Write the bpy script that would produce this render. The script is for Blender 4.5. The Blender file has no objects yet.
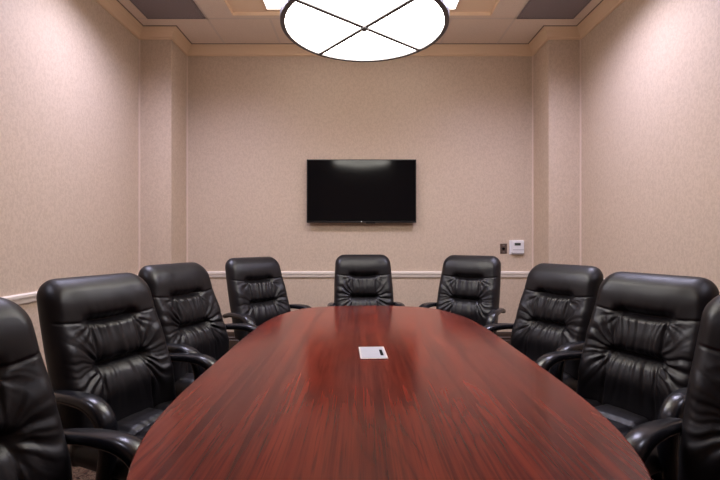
import bpy, bmesh, math, random
from mathutils import Vector, noise, Matrix
PI = math.pi
S = bpy.context.scene
COL = S.collection
R = math.radians

# ------------------------------------------------------------------ room constants (metres)
HW = 2.224      # half width between the side walls
BY = 4.70       # back wall
FY = -1.45      # front wall, behind the camera
CY = 4.31       # front face of the corner columns
CX = 1.90       # inner face of the corner columns
HZ = 3.335      # ceiling
EYE = 1.24

# ------------------------------------------------------------------ helpers
def link(name, bm, m, parent=None, smooth=False):
    me = bpy.data.meshes.new(name)
    bmesh.ops.recalc_face_normals(bm, faces=bm.faces)
    bm.to_mesh(me); bm.free()
    if m is not None: me.materials.append(m)
    if smooth:
        for p in me.polygons: p.use_smooth = True
    o = bpy.data.objects.new(name, me); COL.objects.link(o)
    if parent: o.parent = parent
    return o
def empty(name, loc=(0, 0, 0), rz=0):
    o = bpy.data.objects.new(name, None); COL.objects.link(o)
    o.empty_display_size = .1; o.location = loc; o.rotation_euler = (0, 0, rz)
    return o
def tag(o, label=None, cat=None, group=None, kind=None):
    if label: o['label'] = label
    if cat: o['category'] = cat
    if group: o['group'] = group
    if kind: o['kind'] = kind
    return o
def box(bm, x0, x1, y0, y1, z0, z1, bev=0, seg=2):
    r = bmesh.ops.create_cube(bm, size=1)
    vs = r['verts']
    bmesh.ops.scale(bm, vec=(x1 - x0, y1 - y0, z1 - z0), verts=vs)
    bmesh.ops.translate(bm, vec=((x0 + x1) / 2, (y0 + y1) / 2, (z0 + z1) / 2), verts=vs)
    if bev:
        es = list({e for v in vs for e in v.link_edges})
        bmesh.ops.bevel(bm, geom=es, offset=bev, segments=seg, affect='EDGES', profile=.5)
def cyl(bm, x, y, z0, z1, r0, r1=None, seg=32):
    r1 = r0 if r1 is None else r1
    bmesh.ops.create_cone(bm, cap_ends=True, segments=seg, radius1=r0, radius2=r1, depth=z1 - z0,
                          matrix=Matrix.Translation((x, y, (z0 + z1) / 2)))
def lathe(bm, prof, seg=48, c=(0, 0, 0)):
    rings = []
    for r, z in prof:
        rings.append([bm.verts.new((c[0] + r * math.cos(2 * PI * k / seg), c[1] + r * math.sin(2 * PI * k / seg), c[2] + z)) for k in range(seg)])
    for a, b in zip(rings, rings[1:]):
        for k in range(seg):
            bm.faces.new((a[k], a[(k + 1) % seg], b[(k + 1) % seg], b[k]))
    return rings
def sweep(bm, path, prof_pts, closed_path=False):
    """path: (x,y) corner points; prof_pts: (outward distance to the left of travel, z). Mitred sweep."""
    n = len(path); rings = []
    for i, p in enumerate(path):
        p = Vector(p)
        if closed_path:
            a = (p - Vector(path[i - 1])).normalized(); b = (Vector(path[(i + 1) % n]) - p).normalized()
        else:
            a = (p - Vector(path[i - 1])).normalized() if i > 0 else (Vector(path[1]) - p).normalized()
            b = (Vector(path[i + 1]) - p).normalized() if i < n - 1 else a
        na = Vector((-a.y, a.x)); nb = Vector((-b.y, b.x))
        m = (na + nb).normalized(); m = m / max(.2, m.dot(na))
        rings.append([bm.verts.new((p.x + m.x * d, p.y + m.y * d, z)) for d, z in prof_pts])
    k = len(prof_pts)
    rng = range(n if closed_path else n - 1)
    for i in rng:
        a, b = rings[i], rings[(i + 1) % n]
        for j in range(k):
            bm.faces.new((a[j], a[(j + 1) % k], b[(j + 1) % k], b[j]))
    if not closed_path:
        bm.faces.new(rings[0]); bm.faces.new(list(reversed(rings[-1])))

# ------------------------------------------------------------------ materials
def mat(name, base=(.5, .5, .5), rough=.5, metal=0, spec=.5, coat=0):
    m = bpy.data.materials.new(name); m.use_nodes = True
    b = m.node_tree.nodes['Principled BSDF']
    b.inputs['Base Color'].default_value = (*base, 1)
    b.inputs['Roughness'].default_value = rough
    b.inputs['Metallic'].default_value = metal
    b.inputs['Specular IOR Level'].default_value = spec
    b.inputs['Coat Weight'].default_value = coat
    return m
class N:
    def __init__(s, m): s.t = m.node_tree; s.b = s.t.nodes['Principled BSDF']
    def new(s, ty, **k):
        n = s.t.nodes.new(ty)
        for a, v in k.items():
            if a in n.inputs.keys() if hasattr(n.inputs, 'keys') else False: n.inputs[a].default_value = v
            else: setattr(n, a, v)
        return n
    def l(s, a, b): s.t.links.new(a, b)
    def coords(s, scale=(1, 1, 1), rot=(0, 0, 0)):
        tc = s.t.nodes.new('ShaderNodeTexCoord'); mp = s.t.nodes.new('ShaderNodeMapping')
        mp.inputs['Scale'].default_value = scale; mp.inputs['Rotation'].default_value = rot
        s.l(tc.outputs['Object'], mp.inputs['Vector']); return mp.outputs['Vector']
    def noise(s, vec, scale, detail=3, rough=.5, dist=0):
        n = s.t.nodes.new('ShaderNodeTexNoise'); n.inputs['Scale'].default_value = scale
        n.inputs['Detail'].default_value = detail; n.inputs['Roughness'].default_value = rough
        n.inputs['Distortion'].default_value = dist
        s.l(vec, n.inputs['Vector']); return n.outputs['Fac']
    def ramp(s, fac, stops, interp='LINEAR'):
        n = s.t.nodes.new('ShaderNodeValToRGB'); cr = n.color_ramp; cr.interpolation = interp
        while len(cr.elements) < len(stops): cr.elements.new(.5)
        for e, (p, c) in zip(cr.elements, stops):
            e.position = p; e.color = (*c, 1) if len(c) == 3 else c
        s.l(fac, n.inputs['Fac']); return n.outputs['Color']
    def mix(s, fac, a, b, mode='MIX'):
        n = s.t.nodes.new('ShaderNodeMix'); n.data_type = 'RGBA'; n.blend_type = mode
        for v, i in ((fac, 'Factor'),):
            if isinstance(v, (int, float)): n.inputs[0].default_value = v
            else: s.l(v, n.inputs[0])
        for v, i in ((a, 6), (b, 7)):
            if isinstance(v, tuple): n.inputs[i].default_value = (*v, 1)
            else: s.l(v, n.inputs[i])
        return n.outputs[2]
    def bump(s, h, strength, dist=.002):
        n = s.t.nodes.new('ShaderNodeBump'); n.inputs['Strength'].default_value = strength
        n.inputs['Distance'].default_value = dist
        s.l(h, n.inputs['Height']); s.l(n.outputs['Normal'], s.b.inputs['Normal'])

def wallpaper():
    m = mat('wallpaper', rough=.62, spec=.35); n = N(m)
    v = n.coords((1, 1, .62))
    a = n.noise(v, 66, 2, .5, .9)
    pat = n.ramp(a, [(.40, (0, 0, 0)), (.58, (1, 1, 1))])
    v2 = n.coords((1, 1, 1)); f = n.noise(v2, 260, 2)
    c = n.mix(pat, (.572, .452, .352), (.640, .514, .408))
    fine = n.ramp(f, [(.3, (.93, .93, .93)), (.7, (1.04, 1.04, 1.04))])
    c2 = n.mix(1.0, c, fine, 'MULTIPLY')
    n.l(c2, n.b.inputs['Base Color'])
    r = n.ramp(pat, [(0, (.60, .60, .60)), (1, (.40, .40, .40))])
    n.l(r, n.b.inputs['Roughness'])
    n.bump(a, .22, .003)
    return m
def wood():
    m = mat('mahogany_laminate', rough=.17, spec=.32); n = N(m)
    v0 = n.coords((1, 1, 1))
    # slow sideways wander makes the flame figure
    v = n.coords((3.4, .40, 1)); big = n.noise(v, 1.0, 3, .45, .35)
    mm = n.t.nodes.new('ShaderNodeMath'); mm.operation = 'MULTIPLY'; mm.inputs[1].default_value = 21.0; n.l(big, mm.inputs[0])
    fr = n.t.nodes.new('ShaderNodeMath'); fr.operation = 'PINGPONG'; fr.inputs[1].default_value = .5; n.l(mm.outputs[0], fr.inputs[0])
    rings = n.ramp(fr.outputs[0], [(0, (1, 1, 1)), (.10, (.45, .45, .45)), (.5, (0, 0, 0))])
    v3 = n.coords((75, .8, 1)); fine = n.noise(v3, 1.0, 4, .62)
    fl = n.ramp(fine, [(.40, (0, 0, 0)), (.62, (1, 1, 1))])
    v4 = n.coords((10, .35, 1)); band = n.noise(v4, 1.0, 2)
    bd = n.ramp(band, [(.40, (0, 0, 0)), (.60, (1, 1, 1))])
    c = n.mix(bd, (.074, .0100, .0070), (.172, .0220, .0115))
    c = n.mix(n.mix(.66, (0, 0, 0), rings), c, (.036, .0070, .0062))
    c = n.mix(n.mix(.42, (0, 0, 0), fl), c, (.215, .034, .0165))
    v5 = n.coords((140, 5, 1)); pore = n.ramp(n.noise(v5, 1.0, 2), [(.54, (0, 0, 0)), (.68, (1, 1, 1))])
    c = n.mix(n.mix(.55, (0, 0, 0), pore), c, (.045, .009, .007))
    n.l(c, n.b.inputs['Base Color'])
    n.bump(fine, .06, .0006)
    return m
def leather():
    m = mat('black_leather', base=(.0072, .0062, .0078), rough=.42, spec=.30); n = N(m)
    v = n.coords((1, 1, 1))
    a = n.noise(v, 420, 3, .6); b = n.noise(v, 9, 3)
    r = n.ramp(b, [(.3, (.36, .36, .36)), (.7, (.45, .45, .45))])
    n.l(r, n.b.inputs['Roughness'])
    n.bump(a, .18, .0012)
    return m
def carpet():
    m = mat('patterned_carpet', rough=.95, spec=.1); n = N(m)
    v = n.coords((1, 1, 1))
    a = n.noise(v, 22, 4, .6, 1.8); b = n.noise(v, 260, 2)
    c = n.ramp(a, [(.36, (.018, .011, .009)), (.45, (.085, .045, .030)), (.52, (.23, .155, .10)), (.58, (.035, .022, .018)), (.68, (.17, .085, .05))])
    s = n.ramp(b, [(.3, (.4, .4, .4)), (.7, (1.5, 1.5, 1.5))])
    n.l(n.mix(1.0, c, s, 'MULTIPLY'), n.b.inputs['Base Color'])
    n.bump(b, .8, .006)
    return m
def ceiling_tile():
    m = mat('ceiling_tile', rough=.9, spec=.2); n = N(m)
    v = n.coords((1, 1, 1)); a = n.noise(v, 160, 3, .7)
    c = n.ramp(a, [(.35, (.74, .63, .53)), (.6, (.82, .70, .60))])
    n.l(c, n.b.inputs['Base Color']); n.bump(a, .4, .002)
    return m
def grille():
    m = mat('perforated_grey', rough=.7, spec=.2); n = N(m)
    v = n.coords((1, 1, 1))
    t = n.t.nodes.new('ShaderNodeTexVoronoi'); t.inputs['Scale'].default_value = 110; t.inputs['Randomness'].default_value = 0
    n.l(v, t.inputs['Vector'])
    c = n.ramp(t.outputs['Distance'], [(.22, (.03, .027, .03)), (.36, (.27, .235, .245))])
    n.l(c, n.b.inputs['Base Color'])
    return m
def emit(name, col, k, base=(.8, .8, .8)):
    m = mat(name, base, .5); b = m.node_tree.nodes['Principled BSDF']
    b.inputs['Emission Color'].default_value = (*col, 1); b.inputs['Emission Strength'].default_value = k
    return m
M_WALL = wallpaper(); M_WOOD = wood(); M_LEA = leather(); M_CARP = carpet(); M_TILE = ceiling_tile(); M_GRIL = grille()
M_CROWN = mat('cream_moulding', (.80, .61, .43), .45)
M_RAIL = mat('white_chair_rail', (.78, .70, .63), .4)
M_BASE = mat('dark_wood_baseboard', (.055, .035, .026), .35)
M_GRID = mat('ceiling_grid_metal', (.70, .60, .52), .5)
M_TRAY = mat('tan_tray_paint', (.88, .68, .50), .7)
M_GAP = mat('painted_gap_shade', (.22, .16, .13), .8)  # dark tone painted for the shade in the ceiling reveal
M_PLAST = mat('black_arm_plastic', (.009, .009, .012), .27, spec=.4)
M_BASEPL = mat('black_base_plastic', (.012, .012, .013), .42)
M_CHROME = mat('steel', (.35, .35, .36), .3, 1)
M_BRONZE = mat('dark_bronze_metal', (.10, .092, .10), .4, .5)
M_DIFF = emit('lit_diffuser', (1.0, .955, .865), 15.5)
M_UP = emit('added_uplight_glow', (1.0, .92, .82), 9)  # glow for the added disc on top of the drum
M_DRUM = emit('lit_drum_shade', (1.0, .90, .78), 1.6)
M_TROF = emit('lit_troffer_lens', (1.0, .97, .95), 3.2)
M_CAN = emit('lit_downlight_lens', (.93, .90, 1.0), 8)
M_SCR = mat('television_screen', (.004, .004, .005), .10, spec=.22)
M_BEZ = mat('television_bezel', (.006, .006, .007), .35)
M_PORT = mat('white_port_plate', (.40, .40, .45), .4)
M_PORTR = mat('port_rim', (.60, .55, .53), .35)
M_BLK = mat('flat_black', (.004, .004, .004), .9, spec=.1)
M_THERM = mat('white_thermostat_plastic', (.80, .78, .80), .4)
M_LCD = mat('thermostat_display', (.035, .045, .04), .3)
M_TGREY = mat('grey_plastic', (.38, .36, .37), .5)
M_PLATE = mat('bronze_wall_plate', (.14, .10, .085), .4, .5)
M_GUARD = mat('corner_guard', (.74, .60, .51), .4)
M_EDGE = mat('dark_table_edge', (.040, .010, .009), .3)

# ------------------------------------------------------------------ room shell
def struct(name, bm, m): return tag(link(name, bm, m), kind='structure')
bm = bmesh.new(); box(bm, -HW - .1, HW + .1, FY - .1, BY + .1, -.06, 0); struct('floor', bm, M_CARP)
bm = bmesh.new(); box(bm, -HW - .1, HW + .1, BY, BY + .1, 0, HZ + .25); struct('wall_back', bm, M_WALL)
bm = bmesh.new(); box(bm, -HW - .1, HW + .1, FY - .1, FY, 0, HZ + .25); struct('wall_front', bm, M_WALL)
bm = bmesh.new(); box(bm, -HW - .1, -HW, FY, BY, 0, HZ + .25); struct('wall_left', bm, M_WALL)
bm = bmesh.new(); box(bm, HW, HW + .1, FY, BY, 0, HZ + .25); struct('wall_right', bm, M_WALL)
bm = bmesh.new(); box(bm, -HW, -CX, CY, BY, 0, HZ + .02); struct('wall_left_column', bm, M_WALL)
bm = bmesh.new(); box(bm, CX, HW, CY, BY, 0, HZ + .02); struct('wall_right_column', bm, M_WALL)
# ceiling with a shallow raised tray in the middle
TX0, TX1, TY0, TY1, TD = -1.20, 1.235, .70, 4.03, .03
bm = bmesh.new()
box(bm, -HW, TX0, FY, BY, HZ, HZ + .2); box(bm, TX1, HW, FY, BY, HZ, HZ + .2)
box(bm, TX0, TX1, TY1, BY, HZ, HZ + .2); box(bm, TX0, TX1, FY, TY0, HZ, HZ + .2)
struct('ceiling', bm, M_TILE)
bm = bmesh.new()
box(bm, TX0, TX1, TY0, TY1, HZ + TD, HZ + TD + .1)
for a in ((TX0, TX0 + .006, TY0, TY1), (TX1 - .006, TX1, TY0, TY1), (TX0, TX1, TY0, TY0 + .006), (TX0, TX1, TY1 - .006, TY1)):
    box(bm, *a, HZ - .001, HZ + TD)
struct('trim_1', bm, M_TRAY)
# ceiling grid bars
bm = bmesh.new()
g = .012
for x in (-1.46, -.86, -.25, .36, .87, 1.48):
    box(bm, x - g, x + g, 4.085, BY - .08, HZ - .0012, HZ + .002)
for x in (-1.46, 1.48, -2.02, 2.04):
    box(bm, x - g, x + g, FY, 4.085, HZ - .0012, HZ + .002)
box(bm, -HW, HW, 4.085 - g, 4.085 + g, HZ - .0012, HZ + .002)
for y in (3.475, 2.865, 2.255, 1.645, 1.035, .425, -.185, -.795):
    for x0, x1 in ((-HW, -1.21), (1.25, HW)): box(bm, x0, x1, y - g, y + g, HZ - .0012, HZ + .002)
struct('trim_2', bm, M_GRID)
# wall outline (clockwise seen from above => room is to the right; profile uses negative distances)
OUT = [(-HW, FY), (-HW, CY), (-CX, CY), (-CX, BY), (CX, BY), (CX, CY), (HW, CY), (HW, FY)]
def inner(prof): return [(-d, z) for d, z in prof]
z = HZ
crown = [(0, z - .100), (.014, z - .100), (.020, z - .095), (.020, z - .088), (.014, z - .084), (.012, z - .076), (.018, z - .066), (.034, z - .046), (.050, z - .034), (.052, z - .028),
         (.060, z - .024), (.070, z - .018), (.072, z - .010), (.080, z - .008), (.082, z - .001), (0, z - .001)]
bm = bmesh.new(); sweep(bm, OUT, inner(crown), True); struct('trim_3', bm, M_CROWN)
gap = [(.082, z - .004), (.093, z - .004), (.093, z + .001), (.082, z + .001)]
bm = bmesh.new(); sweep(bm, OUT, inner(gap), True); struct('trim_gap_shade', bm, M_GAP)  # flat dark strip beside the crown, drawn instead of a recessed gap's shade
rail = [(0, .806), (.010, .806), (.014, .812), (.018, .835), (.024, .850), (.024, .866), (.014, .874), (0, .874)]
bm = bmesh.new(); sweep(bm, OUT, inner(rail), True); struct('trim_5', bm, M_RAIL)
bb = [(0, 0), (.022, 0), (.022, .120), (.016, .128), (.016, .136), (.024, .142), (.024, .150), (.014, .160), (.014, .190), (.010, .208), (0, .210)]
bm = bmesh.new(); sweep(bm, OUT, inner(bb), True); struct('baseboard_room', bm, M_BASE)
# thin corner guards
bm = bmesh.new()
for sx in (-1, 1):
    for (x, y) in ((sx * (HW - .005), CY - .005), (sx * (CX - .005), BY - .005)):
        box(bm, x - .007, x + .007, y - .007, y + .007, .875, HZ - .098)
struct('trim_6', bm, M_GUARD)

# ceiling grilles
def ceiling_grille(x0, x1, y0, y1, label):
    e = empty('ceiling_grille', ((x0 + x1) / 2, (y0 + y1) / 2, HZ - .012)); w = (x1 - x0) / 2; d = (y1 - y0) / 2
    bm = bmesh.new(); box(bm, -w + .012, w - .012, -d + .012, d - .012, .002, .010); link('perforated_panel', bm, M_GRIL, e)
    bm = bmesh.new()
    for a in ((-w, w, -d, -d + .014), (-w, w, d - .014, d), (-w, -w + .014, -d, d), (w - .014, w, -d, d)): box(bm, *a, 0, .012)
    link('grille_frame', bm, M_GRIL, e)
    tag(e, label, 'ceiling vent', 'dark grilles in the ceiling')
ceiling_grille(-2.02, -1.47, 3.50, 4.072, 'dark grey perforated ceiling grille above the left column')
ceiling_grille(1.49, 2.03, 3.50, 4.072, 'dark grey perforated ceiling grille above the right column')

# troffers lying in the tray
def troffer(x0, x1, label):
    e = empty('ceiling_light', ((x0 + x1) / 2, 3.332, HZ + TD - .02)); w = (x1 - x0) / 2; d = .62
    bm = bmesh.new(); box(bm, -w + .008, w - .008, -d + .008, d - .008, .006, .016); link('diffuser', bm, M_TROF, e)
    bm = bmesh.new()
    for a in ((-w, w, -d, -d + .01), (-w, w, d - .01, d), (-w, -w + .01, -d, d), (w - .01, w, -d, d)): box(bm, *a, 0, .02)
    link('light_frame', bm, M_GRID, e)
    tag(e, label, 'ceiling light', 'recessed ceiling light panels')
troffer(-.865, -.265, 'bright white ceiling light panel peeking out left of the round lamp')
troffer(.285, .885, 'bright white ceiling light panel peeking out right of the round lamp')

# ------------------------------------------------------------------ pendant drum lamp
LX, LY, LZ, LR = .026, 2.45, 2.44, .468
LR = .476
lamp = empty('pendant_lamp', (LX, LY, LZ))
tag(lamp, 'large round drum pendant lamp with glowing diffuser crossed by dark bars', 'lamp')
bm = bmesh.new(); lathe(bm, [(LR - .027, 0), (LR - .004, 0), (LR, .004), (LR, .040), (LR - .004, .044), (LR - .014, .044), (LR - .014, .012), (LR - .027, .008), (LR - .027, 0)], 96)
link('lower_ring', bm, M_BRONZE, lamp, False)
bm = bmesh.new(); lathe(bm, [(LR - .016, .250), (LR, .250), (LR, .285), (LR - .016, .285), (LR - .016, .250)], 96)
link('upper_ring', bm, M_BRONZE, lamp)
bm = bmesh.new(); lathe(bm, [(LR - .008, .040), (LR - .008, .255), (LR - .012, .255), (LR - .012, .040), (LR - .008, .040)], 96)
link('drum_shade', bm, M_DRUM, lamp, True)
bm = bmesh.new(); bmesh.ops.create_cone(bm, cap_ends=True, segments=96, radius1=LR - .016, radius2=LR - .016, depth=.006, matrix=Matrix.Translation((0, 0, .013)))
link('diffuser', bm, M_DIFF, lamp)
bm = bmesh.new(); bmesh.ops.create_cone(bm, cap_ends=True, segments=96, radius1=LR - .016, radius2=LR - .016, depth=.006, matrix=Matrix.Translation((0, 0, .27)))
link('added_uplight_disc', bm, M_UP, lamp)  # unseen glowing disc, added to brighten the ceiling
for ang in (39.5, 129.5):
    bm = bmesh.new(); box(bm, -LR + .018, LR - .018, -.012, .012, -.001, .009, .002)
    o = link('cross_bar', bm, M_BRONZE, lamp); o.rotation_euler.z = R(ang)
bm = bmesh.new(); lathe(bm, [(.0005, -.012), (.016, -.011), (.023, -.006), (.024, .004), (.020, .010), (.0005, .010)], 24); link('hub', bm, M_BRONZE, lamp, True)
for k in range(3):
    a = 2 * PI * k / 3 + .5
    bm = bmesh.new(); cyl(bm, .30 * math.cos(a), .30 * math.sin(a), .273, HZ + TD - LZ - .002, .006, seg=12); link('rod', bm, M_BRONZE, lamp, True)
bm = bmesh.new(); lathe(bm, [(.0005, 0), (.36, 0), (.37, .006), (.37, .016), (.0005, .016)], 64, (0, 0, HZ + TD - LZ - .017)); link('ceiling_canopy', bm, M_BRONZE, lamp)

# recessed downlights along the side walls (above the frame)
def downlight(x, y, label, power, size=R(146), tint=(.80, .80, 1.0)):
    e = empty('downlight', (x, y, HZ - .004 + (TD if abs(x) < 1.2 else 0)))
    bm = bmesh.new(); lathe(bm, [(.060, 0), (.082, 0), (.084, .003), (.060, .003), (.060, 0)], 40); link('trim_ring', bm, M_GRID, e, False)
    bm = bmesh.new(); cyl(bm, 0, 0, .0012, .0030, .060, seg=32); link('lens', bm, M_CAN, e)
    tag(e, label, 'ceiling light', 'recessed downlights beside the walls')
    l = bpy.data.lights.new('downlight_beam', 'SPOT'); l.energy = power; l.color = tint
    l.spot_size = size; l.spot_blend = 1.0; l.shadow_soft_size = .05
    lo = bpy.data.objects.new('downlight_beam', l); COL.objects.link(lo); lo.parent = e; lo.location = (0, 0, -.012)
for y, s in ((3.05, 'nearer the back wall'), (1.20, 'above the middle chairs')):
    downlight(-1.70, y, 'small round recessed downlight beside the left wall, ' + s, 60)
    downlight(1.70, y, 'small round recessed downlight beside the right wall, ' + s, 60)

downlight(-1.42, 3.25, 'small round recessed downlight between the left grille and the ceiling panels', 140, R(152), (.76, .73, 1.0))
downlight(1.44, 3.25, 'small round recessed downlight between the right grille and the ceiling panels', 140, R(152), (.76, .73, 1.0))

# ------------------------------------------------------------------ television
tv = empty('television', (.016, BY, 1.405))
tag(tv, 'large black flat screen television mounted on the back wall', 'television')
TW, TH = 1.185, .685
bm = bmesh.new()
yf = -.075
box(bm, -TW/2, TW/2, yf, yf + .030, 0, TH, .004)
link('housing', bm, M_BEZ, tv)
bm = bmesh.new(); box(bm, -TW/2 + .010, TW/2 - .010, yf - .0015, yf + .002, .020, TH - .010); link('screen', bm, M_SCR, tv)
bm = bmesh.new(); cyl(bm, 0, 0, 0, .0022, .0075, seg=24)
bmesh.ops.rotate(bm, verts=bm.verts, cent=(0, 0, 0), matrix=Matrix.Rotation(R(90), 3, 'X')); bmesh.ops.translate(bm, verts=bm.verts, vec=(0, yf + .001, .011))
link('logo_badge', bm, M_THERM, tv)
bm = bmesh.new(); box(bm, .05, .15, yf + .004, yf + .018, -.008, .001, .002); link('sensor_bar', bm, M_BEZ, tv)
bm = bmesh.new(); box(bm, -.25, .25, -.046, -.001, .2, .5); link('wall_bracket', bm, M_BLK, tv)

# thermostat and wall plate
th = empty('thermostat', (1.717, BY, 1.06)); tag(th, 'white wall thermostat with small dark display beside the right column', 'thermostat')
bm = bmesh.new(); box(bm, -.080, .078, -.008, 0, 0, .155, .003); link('back_plate', bm, M_THERM, th)
bm = bmesh.new(); box(bm, -.058, .075, -.032, -.007, .014, .150, .006); link('cover', bm, M_THERM, th)
bm = bmesh.new(); box(bm, -.030, .036, -.0335, -.031, .098, .126); link('display', bm, M_LCD, th)
bm = bmesh.new(); box(bm, -.050, .070, -.0345, -.031, .048, .054); link('lid_gap', bm, M_TGREY, th)
bm = bmesh.new(); box(bm, -.048, .068, -.030, -.010, .004, .013, .002); link('lower_vent', bm, M_TGREY, th)
wp = empty('wall_plate', (1.575, BY, 1.068)); tag(wp, 'small bronze wall plate with a dark round knob left of the thermostat', 'wall plate')
bm = bmesh.new(); box(bm, -.038, .038, -.006, 0, 0, .110, .003); link('plate', bm, M_PLATE, wp)
bm = bmesh.new(); cyl(bm, 0, 0, 0, .014, .015, .013, 24)
bmesh.ops.rotate(bm, verts=bm.verts, cent=(0, 0, 0), matrix=Matrix.Rotation(R(90), 3, 'X')); bmesh.ops.translate(bm, verts=bm.verts, vec=(0, -.005, .055))
link('knob', bm, M_BLK, wp, False)
for zz in (.018, .092):
    bm = bmesh.new(); box(bm, -.012, .012, -.0075, -.005, zz - .003, zz + .003); link('screw', bm, M_CHROME, wp)

# ------------------------------------------------------------------ conference table
TCX, TCY, TZ = .060, 1.85, .75
tab = empty('conference_table', (TCX, TCY, 0)); tag(tab, 'long oval conference table with red-brown mahogany grain top', 'table')
def outline(grow=0):
    # quarter profile: distance from the end -> half width
    pts = [(0, 0), (.004, .10), (.016, .20), (.040, .30), (.085, .395), (.15, .470), (.24, .519), (.36, .568), (.52, .606), (.72, .626), (.95, .632), (1.25, .634)]
    L2 = 1.255
    q = [(w, L2 - e) for e, w in pts]
    # smooth with a Catmull-Rom through the points
    def cr(p0, p1, p2, p3, t):
        return tuple(.5 * ((2 * b) + (-a + c) * t + (2 * a - 5 * b + 4 * c - d) * t * t + (-a + 3 * b - 3 * c + d) * t ** 3) for a, b, c, d in zip(p0, p1, p2, p3))
    ext = [(-q[1][0], q[1][1])] + q + [(q[-2][0], -q[-2][1])]
    s = []
    for i in range(1, len(ext) - 2):
        for k in range(6): s.append(cr(ext[i - 1], ext[i], ext[i + 1], ext[i + 2], k / 6))
    right = s + [(.634, 0)] + [(x, -y) for x, y in reversed(s)]
    left = [(-x, y) for x, y in reversed(right)][1:-1]
    P = right + left
    c = []
    for (x, y) in P:
        l = math.hypot(x, y); c.append((x * (1 + grow / l), y * (1 + grow / l)))
    return c
def slab(bm, z0, z1, levels):
    rings = [[bm.verts.new((x, y, zz)) for x, y in outline(g)] for g, zz in levels]
    n = len(rings[0])
    for a, b in zip(rings, rings[1:]):
        for k in range(n): bm.faces.new((a[k], a[(k + 1) % n], b[(k + 1) % n], b[k]))
    bm.faces.new(rings[0]); bm.faces.new(rings[-1])
bm = bmesh.new(); slab(bm, 0, 0, [(-.006, .741), (-.0015, .7425), (0, .7455), (-.0015, .7485), (-.005, .75)]); link('tabletop', bm, M_WOOD, tab)
bm = bmesh.new(); slab(bm, 0, 0, [(-.045, .722), (-.012, .726), (-.006, .733), (-.006, .741)]); link('edge_band', bm, M_EDGE, tab)
for y in (-.62, .62):
    bm = bmesh.new(); box(bm, -.30, .30, y - .035, y + .035, .06, .722, .006)
    link('pedestal', bm, M_WOOD, tab)
    bm = bmesh.new(); box(bm, -.36, .36, y - .07, y + .07, 0, .06, .01); link('foot', bm, M_EDGE, tab)
bm = bmesh.new(); box(bm, -.015, .015, -.585, .585, .25, .70); link('stretcher', bm, M_WOOD, tab)
bm = bmesh.new(); box(bm, -.0565, .0565, -.093, .093, .7502, .7545, .002)
po = link('cable_port', bm, M_PORTR, tab); tag(po, 'white cable port plate'); po.location = (-.006, -.030, 0); po.rotation_euler.z = R(2.6)
bm = bmesh.new(); box(bm, -.050, .050, -.084, .084, .7535, .7556, .001); link('lid', bm, M_PORT, po)
bm = bmesh.new(); box(bm, .029, .042, -.056, .036, .7545, .7558); link('slot', bm, M_BLK, po)

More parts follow.
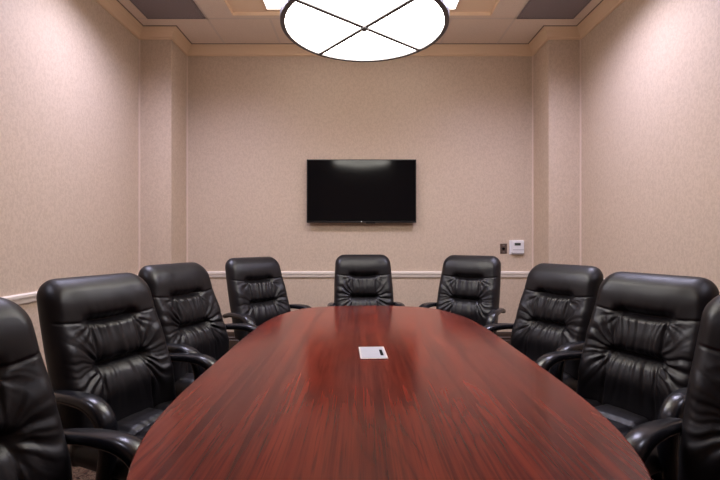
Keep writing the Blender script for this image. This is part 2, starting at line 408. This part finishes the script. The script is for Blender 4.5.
# ------------------------------------------------------------------ leather chairs
def sm(a, b, x):
    t = max(0, min(1, (x - a) / (b - a))); return t * t * (3 - 2 * t)
def g_(x, s): return math.exp(-(x / s) ** 2)
BH = .600; BW = .250; T_REC = .322
def ridged(x, rnd):
    # irregular folds: rounded tops with pinched valleys
    v = 0
    for f, p, a in rnd: v += a * (abs(math.sin(f * x + p)) ** .8 - .55)
    return v
def back_mesh(seed):
    rn = random.Random(seed)
    bank = lambda lo, hi, n=3: [(rn.uniform(lo, hi), rn.uniform(0, 6.3), rn.uniform(.5, 1)) for _ in range(n)]
    up = bank(5, 12, 3); lowr = bank(5, 11, 3); head = bank(10, 20)
    sideL = bank(3.2, 7.0, 4); sideR = bank(3.2, 7.0, 4); fine = bank(14, 26, 3); s1L = bank(2.5, 5); s1R = bank(2.5, 5)
    V1, V2 = .280, .565
    def front(u, v, d):
        x = u * BW; yy = v * BH; au = abs(u); side = sideL if u < 0 else sideR; side1 = s1L if u < 0 else s1R
        R_ = .048; k = min(1, d / R_); e = math.sqrt(max(0, 1 - (1 - k) ** 2))
        n1 = noise.noise(Vector((u * 1.6 + seed, v * 3, 1.3)))
        h = .050
        # headrest roll, mid and lumbar puffs
        h += .020 * g_(v - .15, .13) * (1 - .75 * sm(.35, .95, au)) + .008 * sm(.4, .8, au) * sm(0, .15, v)
        h += .014 * g_(v - .43, .10) * (1 - sm(.30, .48, au) * .55)
        h += .026 * g_(v - .72, .125) * (1 - .45 * au * au)
        h += .010 * sm(.45, .8, au) * sm(.25, .5, v)
        # headrest tuck
        v1 = V1 + .012 * (1 - (u / .45) ** 2) * (au < .45) - .020 * sm(.45, 1, au)
        c1 = 1 - sm(.30, .58, au)
        dv = v - v1
        h -= (.034 * c1) * (g_(dv, .038) if dv < 0 else g_(dv, .020)) + .006 * c1 * g_(dv, .010)
        h -= .0050 * (1 - c1) * g_(dv, .0075) * sm(0, .02, d)
        # lumbar tuck
        v2 = V2 + .010 * n1; dv2 = v - v2; c2 = 1 - sm(.30, .56, au)
        h -= .036 * c2 * g_(dv2, .034) + .012 * c2 * g_(dv2, .009)
        # panel seams
        su = .385 + .02 * math.sin(v * 5) + max(0, v - V2) * .22
        if v > v1: h -= (.005 * g_(au - su, .024) + .003 * g_(au - su, .008)) * sm(0, .03, dv) * (1 - .5 * sm(.85, 1, v))
        # gathered leather between the tucks
        if v1 < v < v2 + .01:
            t = (v - v1) / (v2 - v1); amp = (.35 + .65 * max(g_(t, .38), g_(t - 1, .30))) * (1 - sm(.34, .44, au))
            uu = u * (1 + .25 * math.sin(PI * t)) + .03 * math.sin(t * 4 + seed + u * 5)
            h += amp * (.0072 * ridged(uu * 1.7, up) + .0016 * ridged(uu * 1.5, fine)) * sm(0, .12, t) * sm(0, .10, 1 - t)
        if v > v2:
            t = (v - v2) / (1 - v2); uu = u / (1 + .9 * t) + .02 * math.sin(t * 5 + seed)
            h += (.0075 * ridged(uu * 2.0, lowr) + .0014 * ridged(uu * 1.6, fine)) * g_(t, .60) * (1 - sm(.45, .75, au)) * sm(0, .06, t)
        if v < v1:
            t = (v1 - v) / v1; h += .0016 * ridged(u * 1.6 / (1 + t * .6), head) * g_(t - .12, .28) * (1 - sm(.35, .6, au))
        # folds that fan out of the tuck ends into the side bolsters
        for cx, cv, bk, A, fall in ((.40, V2, side, .0082, .135), (.42, V1 + .01, side1, .0060, .070)):
            dx = (au - cx) * BW; dy = (v - cv) * BH; r = math.hypot(dx, dy)
            if dx > -.02:
                th = math.atan2(dy, dx + .02)
                if cv < .4 and dy < 0: continue
                h += A * ridged(th * 1.5 + .25 * noise.noise(Vector((u * 4, v * 6, seed))), bk) * g_(r, fall) * sm(.004, .035, r) * sm(-.02, .02, dx)
        h += .0016 * noise.noise(Vector((u * 5, v * 9, seed * 2.1)))
        return e * h
    def hw(v):
        w = BW * (.925 + .075 * math.sin(PI * min(1, (v + .04) * .72)) ) 
        return w
    NU, NV = 120, 150
    bm = bmesh.new()
    rad = .075
    def sd(x, v):
        w = hw(v); y = v * BH
        qx = abs(x) - (w - rad); qy = (rad - y)
        if qx > 0 and qy > 0: return rad - math.hypot(qx, qy)
        return min(w - abs(x), y, (BH - y) + .0)
    def width_at(v):
        w = hw(v); y = v * BH
        if y < rad: return w - rad + math.sqrt(max(0, rad * rad - (rad - y) ** 2))
        yb = BH - y
        if yb < .04: return w - .04 + math.sqrt(max(0, .04 ** 2 - (.04 - yb) ** 2))
        return w
    def curve(v):
        z_ = .52 + (1 - v) * BH - .005
        y_ = (z_ - .52) * T_REC - .012 * math.sin(PI * (1 - v)) - .006 * sm(.30, 0, v)
        return y_, z_
    F = []; B = []
    for j in range(NV + 1):
        tt = j / NV; v = .5 - .5 * math.cos(PI * tt) if False else tt ** 1.0
        # denser rows at the top and bottom lips
        v = tt + .035 * math.sin(2 * PI * tt) * -1
        v = max(0, min(1, v)); w = width_at(v); fr = []; br = []
        for i in range(NU + 1):
            s = i / NU * 2 - 1; s = math.sin(s * PI / 2) * .45 + s * .55
            x = s * w; d = max(0, sd(x, v)); 
            if i in (0, NU) or j in (0, NV): d = 0
            u = x / BW
            y0, z0 = curve(v)
            f = front(u, v, d)
            k = min(1, d / .045); eb = math.sqrt(max(0, 1 - (1 - k) ** 2)) * (.045 + .008 * g_(v - .5, .3))
            vf = bm.verts.new((x, y0 - f + .045, z0 - f * T_REC * .3))
            fr.append(vf)
            br.append(vf if (i in (0, NU) or j in (0, NV)) else bm.verts.new((x, y0 + .045 + eb, z0)))
        F.append(fr); B.append(br)
    for j in range(NV):
        for i in range(NU):
            bm.faces.new((F[j][i], F[j + 1][i], F[j + 1][i + 1], F[j][i + 1]))
            q = (B[j][i], B[j][i + 1], B[j + 1][i + 1], B[j + 1][i])
            if len(set(q)) == 4:
                try: bm.faces.new(q)
                except ValueError: pass
    bmesh.ops.recalc_face_normals(bm, faces=bm.faces)
    return bm
def seat_mesh(seed):
    rn = random.Random(seed + 50); bk = [(rn.uniform(7, 14), rn.uniform(0, 6), rn.uniform(.5, 1)) for _ in range(3)]
    W, D0, D1, rad = .250, -.485, .085, .07
    NU, NV = 70, 70; bm = bmesh.new(); Tp = []; Bt = []
    for j in range(NV + 1):
        t = j / NV; y = D0 + (D1 - D0) * t
        yy = min(y - D0, D1 - y)
        w = W * (1 - .05 * t)
        if yy < rad: w = w - rad + math.sqrt(max(0, rad ** 2 - (rad - yy) ** 2))
        tr = []; br = []
        for i in range(NU + 1):
            s = i / NU * 2 - 1; x = s * w; edge = i in (0, NU) or j in (0, NV)
            qx = abs(x) - (W - rad); qy = rad - yy
            d = rad - math.hypot(qx, qy) if qx > 0 and qy > 0 else min(W * (1 - .05 * t) - abs(x), yy)
            d = 0 if edge else max(0, d)
            k = min(1, d / .06); e = math.sqrt(1 - (1 - k) ** 2)
            u = x / W; h = .060 + .012 * math.cos(u * 1.4) + .012 * g_(t - .12, .2)
            h -= .014 * g_(abs(u) - .42, .055) * sm(0, .04, d)
            for tc in (.36, .64): h -= .012 * g_(t - tc - .015 * math.sin(u * 4), .028) * (1 - sm(.40, .85, abs(u)) * .7)
            h += .0018 * ridged(u * 1.6 + .1 * math.sin(t * 9), bk) * max(g_(t - .36, .09), g_(t - .64, .09), .25 * (abs(u) < .42))
            h += .0035 * noise.noise(Vector((u * 3, t * 6, seed)))
            vt = bm.verts.new((x, y, .478 + h * e - .012 * sm(.2, 0, t)))
            tr.append(vt); br.append(vt if edge else bm.verts.new((x, y, .478 - .045 * e)))
        Tp.append(tr); Bt.append(br)
    for j in range(NV):
        for i in range(NU):
            bm.faces.new((Tp[j][i], Tp[j + 1][i], Tp[j + 1][i + 1], Tp[j][i + 1]))
            q = (Bt[j][i], Bt[j][i + 1], Bt[j + 1][i + 1], Bt[j + 1][i])
            if len(set(q)) == 4:
                try: bm.faces.new(q)
                except ValueError: pass
    return bm
def arm_mesh(sx):
    # centre line: x, y, z, half width, half thickness
    key = [(.262, .165, .688, .020, .014), (.268, .09, .706, .023, .015), (.272, .0, .7155, .026, .016), (.273, -.07, .7175, .028, .0175), (.273, -.125, .713, .029, .019),
           (.273, -.172, .694, .029, .021), (.273, -.203, .660, .028, .022), (.272, -.216, .615, .027, .0215), (.270, -.214, .560, .025, .020),
           (.267, -.200, .505, .023, .018), (.260, -.178, .455, .022, .016), (.248, -.150, .418, .022, .014), (.215, -.125, .398, .022, .011), (.15, -.115, .394, .022, .009)]
    bm = bmesh.new(); pts = []
    for i in range(len(key) - 1):
        p0 = key[max(0, i - 1)]; p1 = key[i]; p2 = key[i + 1]; p3 = key[min(len(key) - 1, i + 2)]
        for k in range(4):
            t = k / 4
            pts.append([.5 * (2 * b + (-a + c) * t + (2 * a - 5 * b + 4 * c - d) * t * t + (-a + 3 * b - 3 * c + d) * t ** 3) for a, b, c, d in zip(p0, p1, p2, p3)])
    pts.append(list(key[-1])); rings = []
    for i, p in enumerate(pts):
        a = Vector(pts[max(0, i - 1)][:3]); b = Vector(pts[min(len(pts) - 1, i + 1)][:3]); tg = (b - a).normalized()
        # width axis stays sideways until the arm tucks under the seat
        wd = Vector((1, 0, 0)) if abs(tg.x) < .6 else Vector((0, 1, 0)) if False else Vector((1, 0, 0))
        if abs(tg.x) > .35: wd = Vector((0, 1, 0)).lerp(Vector((1, 0, 0)), max(0, 1 - (abs(tg.x) - .35) / .3))
        wd = (wd - tg * wd.dot(tg)).normalized(); nn = tg.cross(wd).normalized()
        ring = []
        for k in range(20):
            q = 2 * PI * k / 20; c, s = math.cos(q), math.sin(q)
            f = (abs(c) ** 2.6 + abs(s) ** 2.6) ** (-1 / 2.6)
            v = Vector(p[:3]) + wd * (c * f * (p[3] * 1.16 + .001)) + nn * (s * f * (p[4] * 1.12 + .001))
            ring.append(bm.verts.new((v.x * sx, v.y, v.z)))
        rings.append(ring)
    for a, b in zip(rings, rings[1:]):
        for k in range(20): bm.faces.new((a[k], a[(k + 1) % 20], b[(k + 1) % 20], b[k]))
    for rg in (rings[0], rings[-1]):
        c = Vector((0, 0, 0))
        for v in rg: c += v.co
        cv = bm.verts.new(c / 20 + (Vector((0, .008, 0)) if rg is rings[0] else Vector((-.004 * sx, 0, 0))))
        for k in range(20): bm.faces.new((rg[k], rg[(k + 1) % 20], cv))
    return bm
def shell_mesh():
    # plastic carrier joining seat and backrest, and the tilt mechanism below the seat
    bm = bmesh.new()
    box(bm, -.18, .18, -.36, -.04, .392, .440, .006)
    box(bm, -.075, .075, -.26, -.07, .345, .395, .015)
    # spine bar rising behind the cushion
    pts = [(-.07, .385), (.06, .385), (.125, .42), (.155, .50), (.185, .60), (.215, .70)]
    prev = None
    for i, (y, z_) in enumerate(pts):
        t = .010
        r = [bm.verts.new((x, y + dy, z_ + dz)) for x, dy, dz in ((-.04, -t * .6, t), (.04, -t * .6, t), (.04, t * .6, -t), (-.04, t * .6, -t))]
        if prev:
            for k in range(4): bm.faces.new((prev[k], prev[(k + 1) % 4], r[(k + 1) % 4], r[k]))
        else: bm.faces.new(r)
        prev = r
    bm.faces.new(prev)
    return bm
protos = []
SHARED = {}
def caster_mesh():
    bm = bmesh.new()
    for s in (-1, 1):
        vs0 = set(bm.verts)
        bmesh.ops.create_cone(bm, cap_ends=True, segments=24, radius1=.026, radius2=.024, depth=.018, matrix=Matrix.Translation((s * .0125, 0, .0265)) @ Matrix.Rotation(R(90) * s, 4, 'Y'))
    box(bm, -.005, .005, -.02, .012, .028, .055, .002); cyl(bm, 0, 0, .050, .066, .006, seg=12)
    return bm
def make_chair(seed):
    t = empty('conference_chair')
    link('seat', seat_mesh(seed), M_LEA, t, True)
    link('backrest', back_mesh(seed), M_LEA, t, True)
    link('armrest', arm_mesh(-1), M_PLAST, t, True); link('armrest', arm_mesh(1), M_PLAST, t, True)
    link('seat_carrier', shell_mesh(), M_BASEPL, t)
    bm = bmesh.new(); cyl(bm, 0, -.20, .07, .20, .028, seg=24); cyl(bm, 0, -.20, .20, .35, .014, seg=20); cyl(bm, 0, -.20, .055, .10, .048, .036, 24); link('gas_column', bm, M_BASEPL, t, False)
    for k in range(5):
        a = 2 * PI * k / 5 + .3
        bm = bmesh.new()
        prev = None
        for (r, z_, hw_, ht) in ((.035, .088, .026, .020), (.12, .092, .023, .016), (.22, .082, .019, .012), (.285, .072, .015, .009), (.30, .070, .010, .007)):
            q = [bm.verts.new((r, sx * hw_ * (.8 if sz > 0 else 1), z_ + sz * ht)) for sx, sz in ((-1, -1), (1, -1), (1, 1), (-1, 1))]
            if prev:
                for m_ in range(4): bm.faces.new((prev[m_], prev[(m_ + 1) % 4], q[(m_ + 1) % 4], q[m_]))
            else: bm.faces.new(q)
            prev = q
        bm.faces.new(prev)
        lg = link('base_leg', bm, M_BASEPL, t); lg.location = (0, -.20, 0); lg.rotation_euler.z = a
        cs = link('caster', caster_mesh(), M_BASEPL, lg); cs.location = (.285, 0, 0); cs.rotation_euler.z = seed + k * 1.3
    return t
def copy_tree(o, parent=None):
    c = o.copy(); COL.objects.link(c); c.parent = parent
    for ch in list(o.children): copy_tree(ch, c)
    return c
G = 'leather chairs around the conference table'
CH = [  # x, y, rotation, height offset, seed, label
 (.041, 3.479, 4.5, -.018, 3, 'black leather chair at the far end of the table, below the television'),
 (-.700, 3.262, 46.5, -.028, 5, 'black leather chair at the far left corner of the table, turned inward'),
 (.803, 3.34, -32.5, -.018, 7, 'black leather chair at the far right corner of the table, below the thermostat'),
 (-.872, 2.39, 69, -.022, 3, 'black leather chair on the left, partly behind the big foreground chair'),
 (1.040, 2.47, -62, -.034, 5, 'black leather chair on the right side, in front of the right column'),
 (-.935, 1.76, 67.5, -.036, 7, 'large black leather chair in the left foreground, next to the one cut off'),
 (1.118, 1.80, -63, -.035, 3, 'large black leather chair in the right foreground, next to the one cut off'),
 (-.848, .945, 71, -.035, 5, 'black leather chair cut off by the left edge of the photo'),
 (1.035, 1.03, -57, -.035, 7, 'black leather chair cut off by the right edge of the photo'),
]
made = {}
for (x, y, rz, dz, seed, label) in CH:
    if seed not in made: made[seed] = make_chair(seed); c = made[seed]
    else: c = copy_tree(made[seed])
    # height adjustment of the gas column: the seat group is lifted or lowered, base stays on the floor
    c.location = (x, y, 0); c.rotation_euler = (0, 0, R(rz))
    for ch in c.children:
        if ch.name.split('.')[0] in ('seat', 'backrest', 'armrest', 'seat_carrier'): ch.location.z = dz
    tag(c, label, 'chair', G)

# ------------------------------------------------------------------ world, camera
w = bpy.data.worlds.new('world'); S.world = w; w.use_nodes = True
w.node_tree.nodes['Background'].inputs[0].default_value = (.5, .45, .42, 1); w.node_tree.nodes['Background'].inputs[1].default_value = .1
cam = bpy.data.cameras.new('camera'); co = bpy.data.objects.new('camera', cam); COL.objects.link(co)
co.location = (0, 0, EYE); co.rotation_euler = (R(90), 0, 0)
cam.sensor_width = 36; cam.lens = 428 / 720 * 36; cam.shift_y = -2 / 720; cam.clip_start = .02
S.camera = co
S.view_settings.view_transform = 'Standard'; S.view_settings.look = 'None'; S.view_settings.gamma = 1
S.view_settings.use_curve_mapping = False; S.view_settings.exposure = 0.13
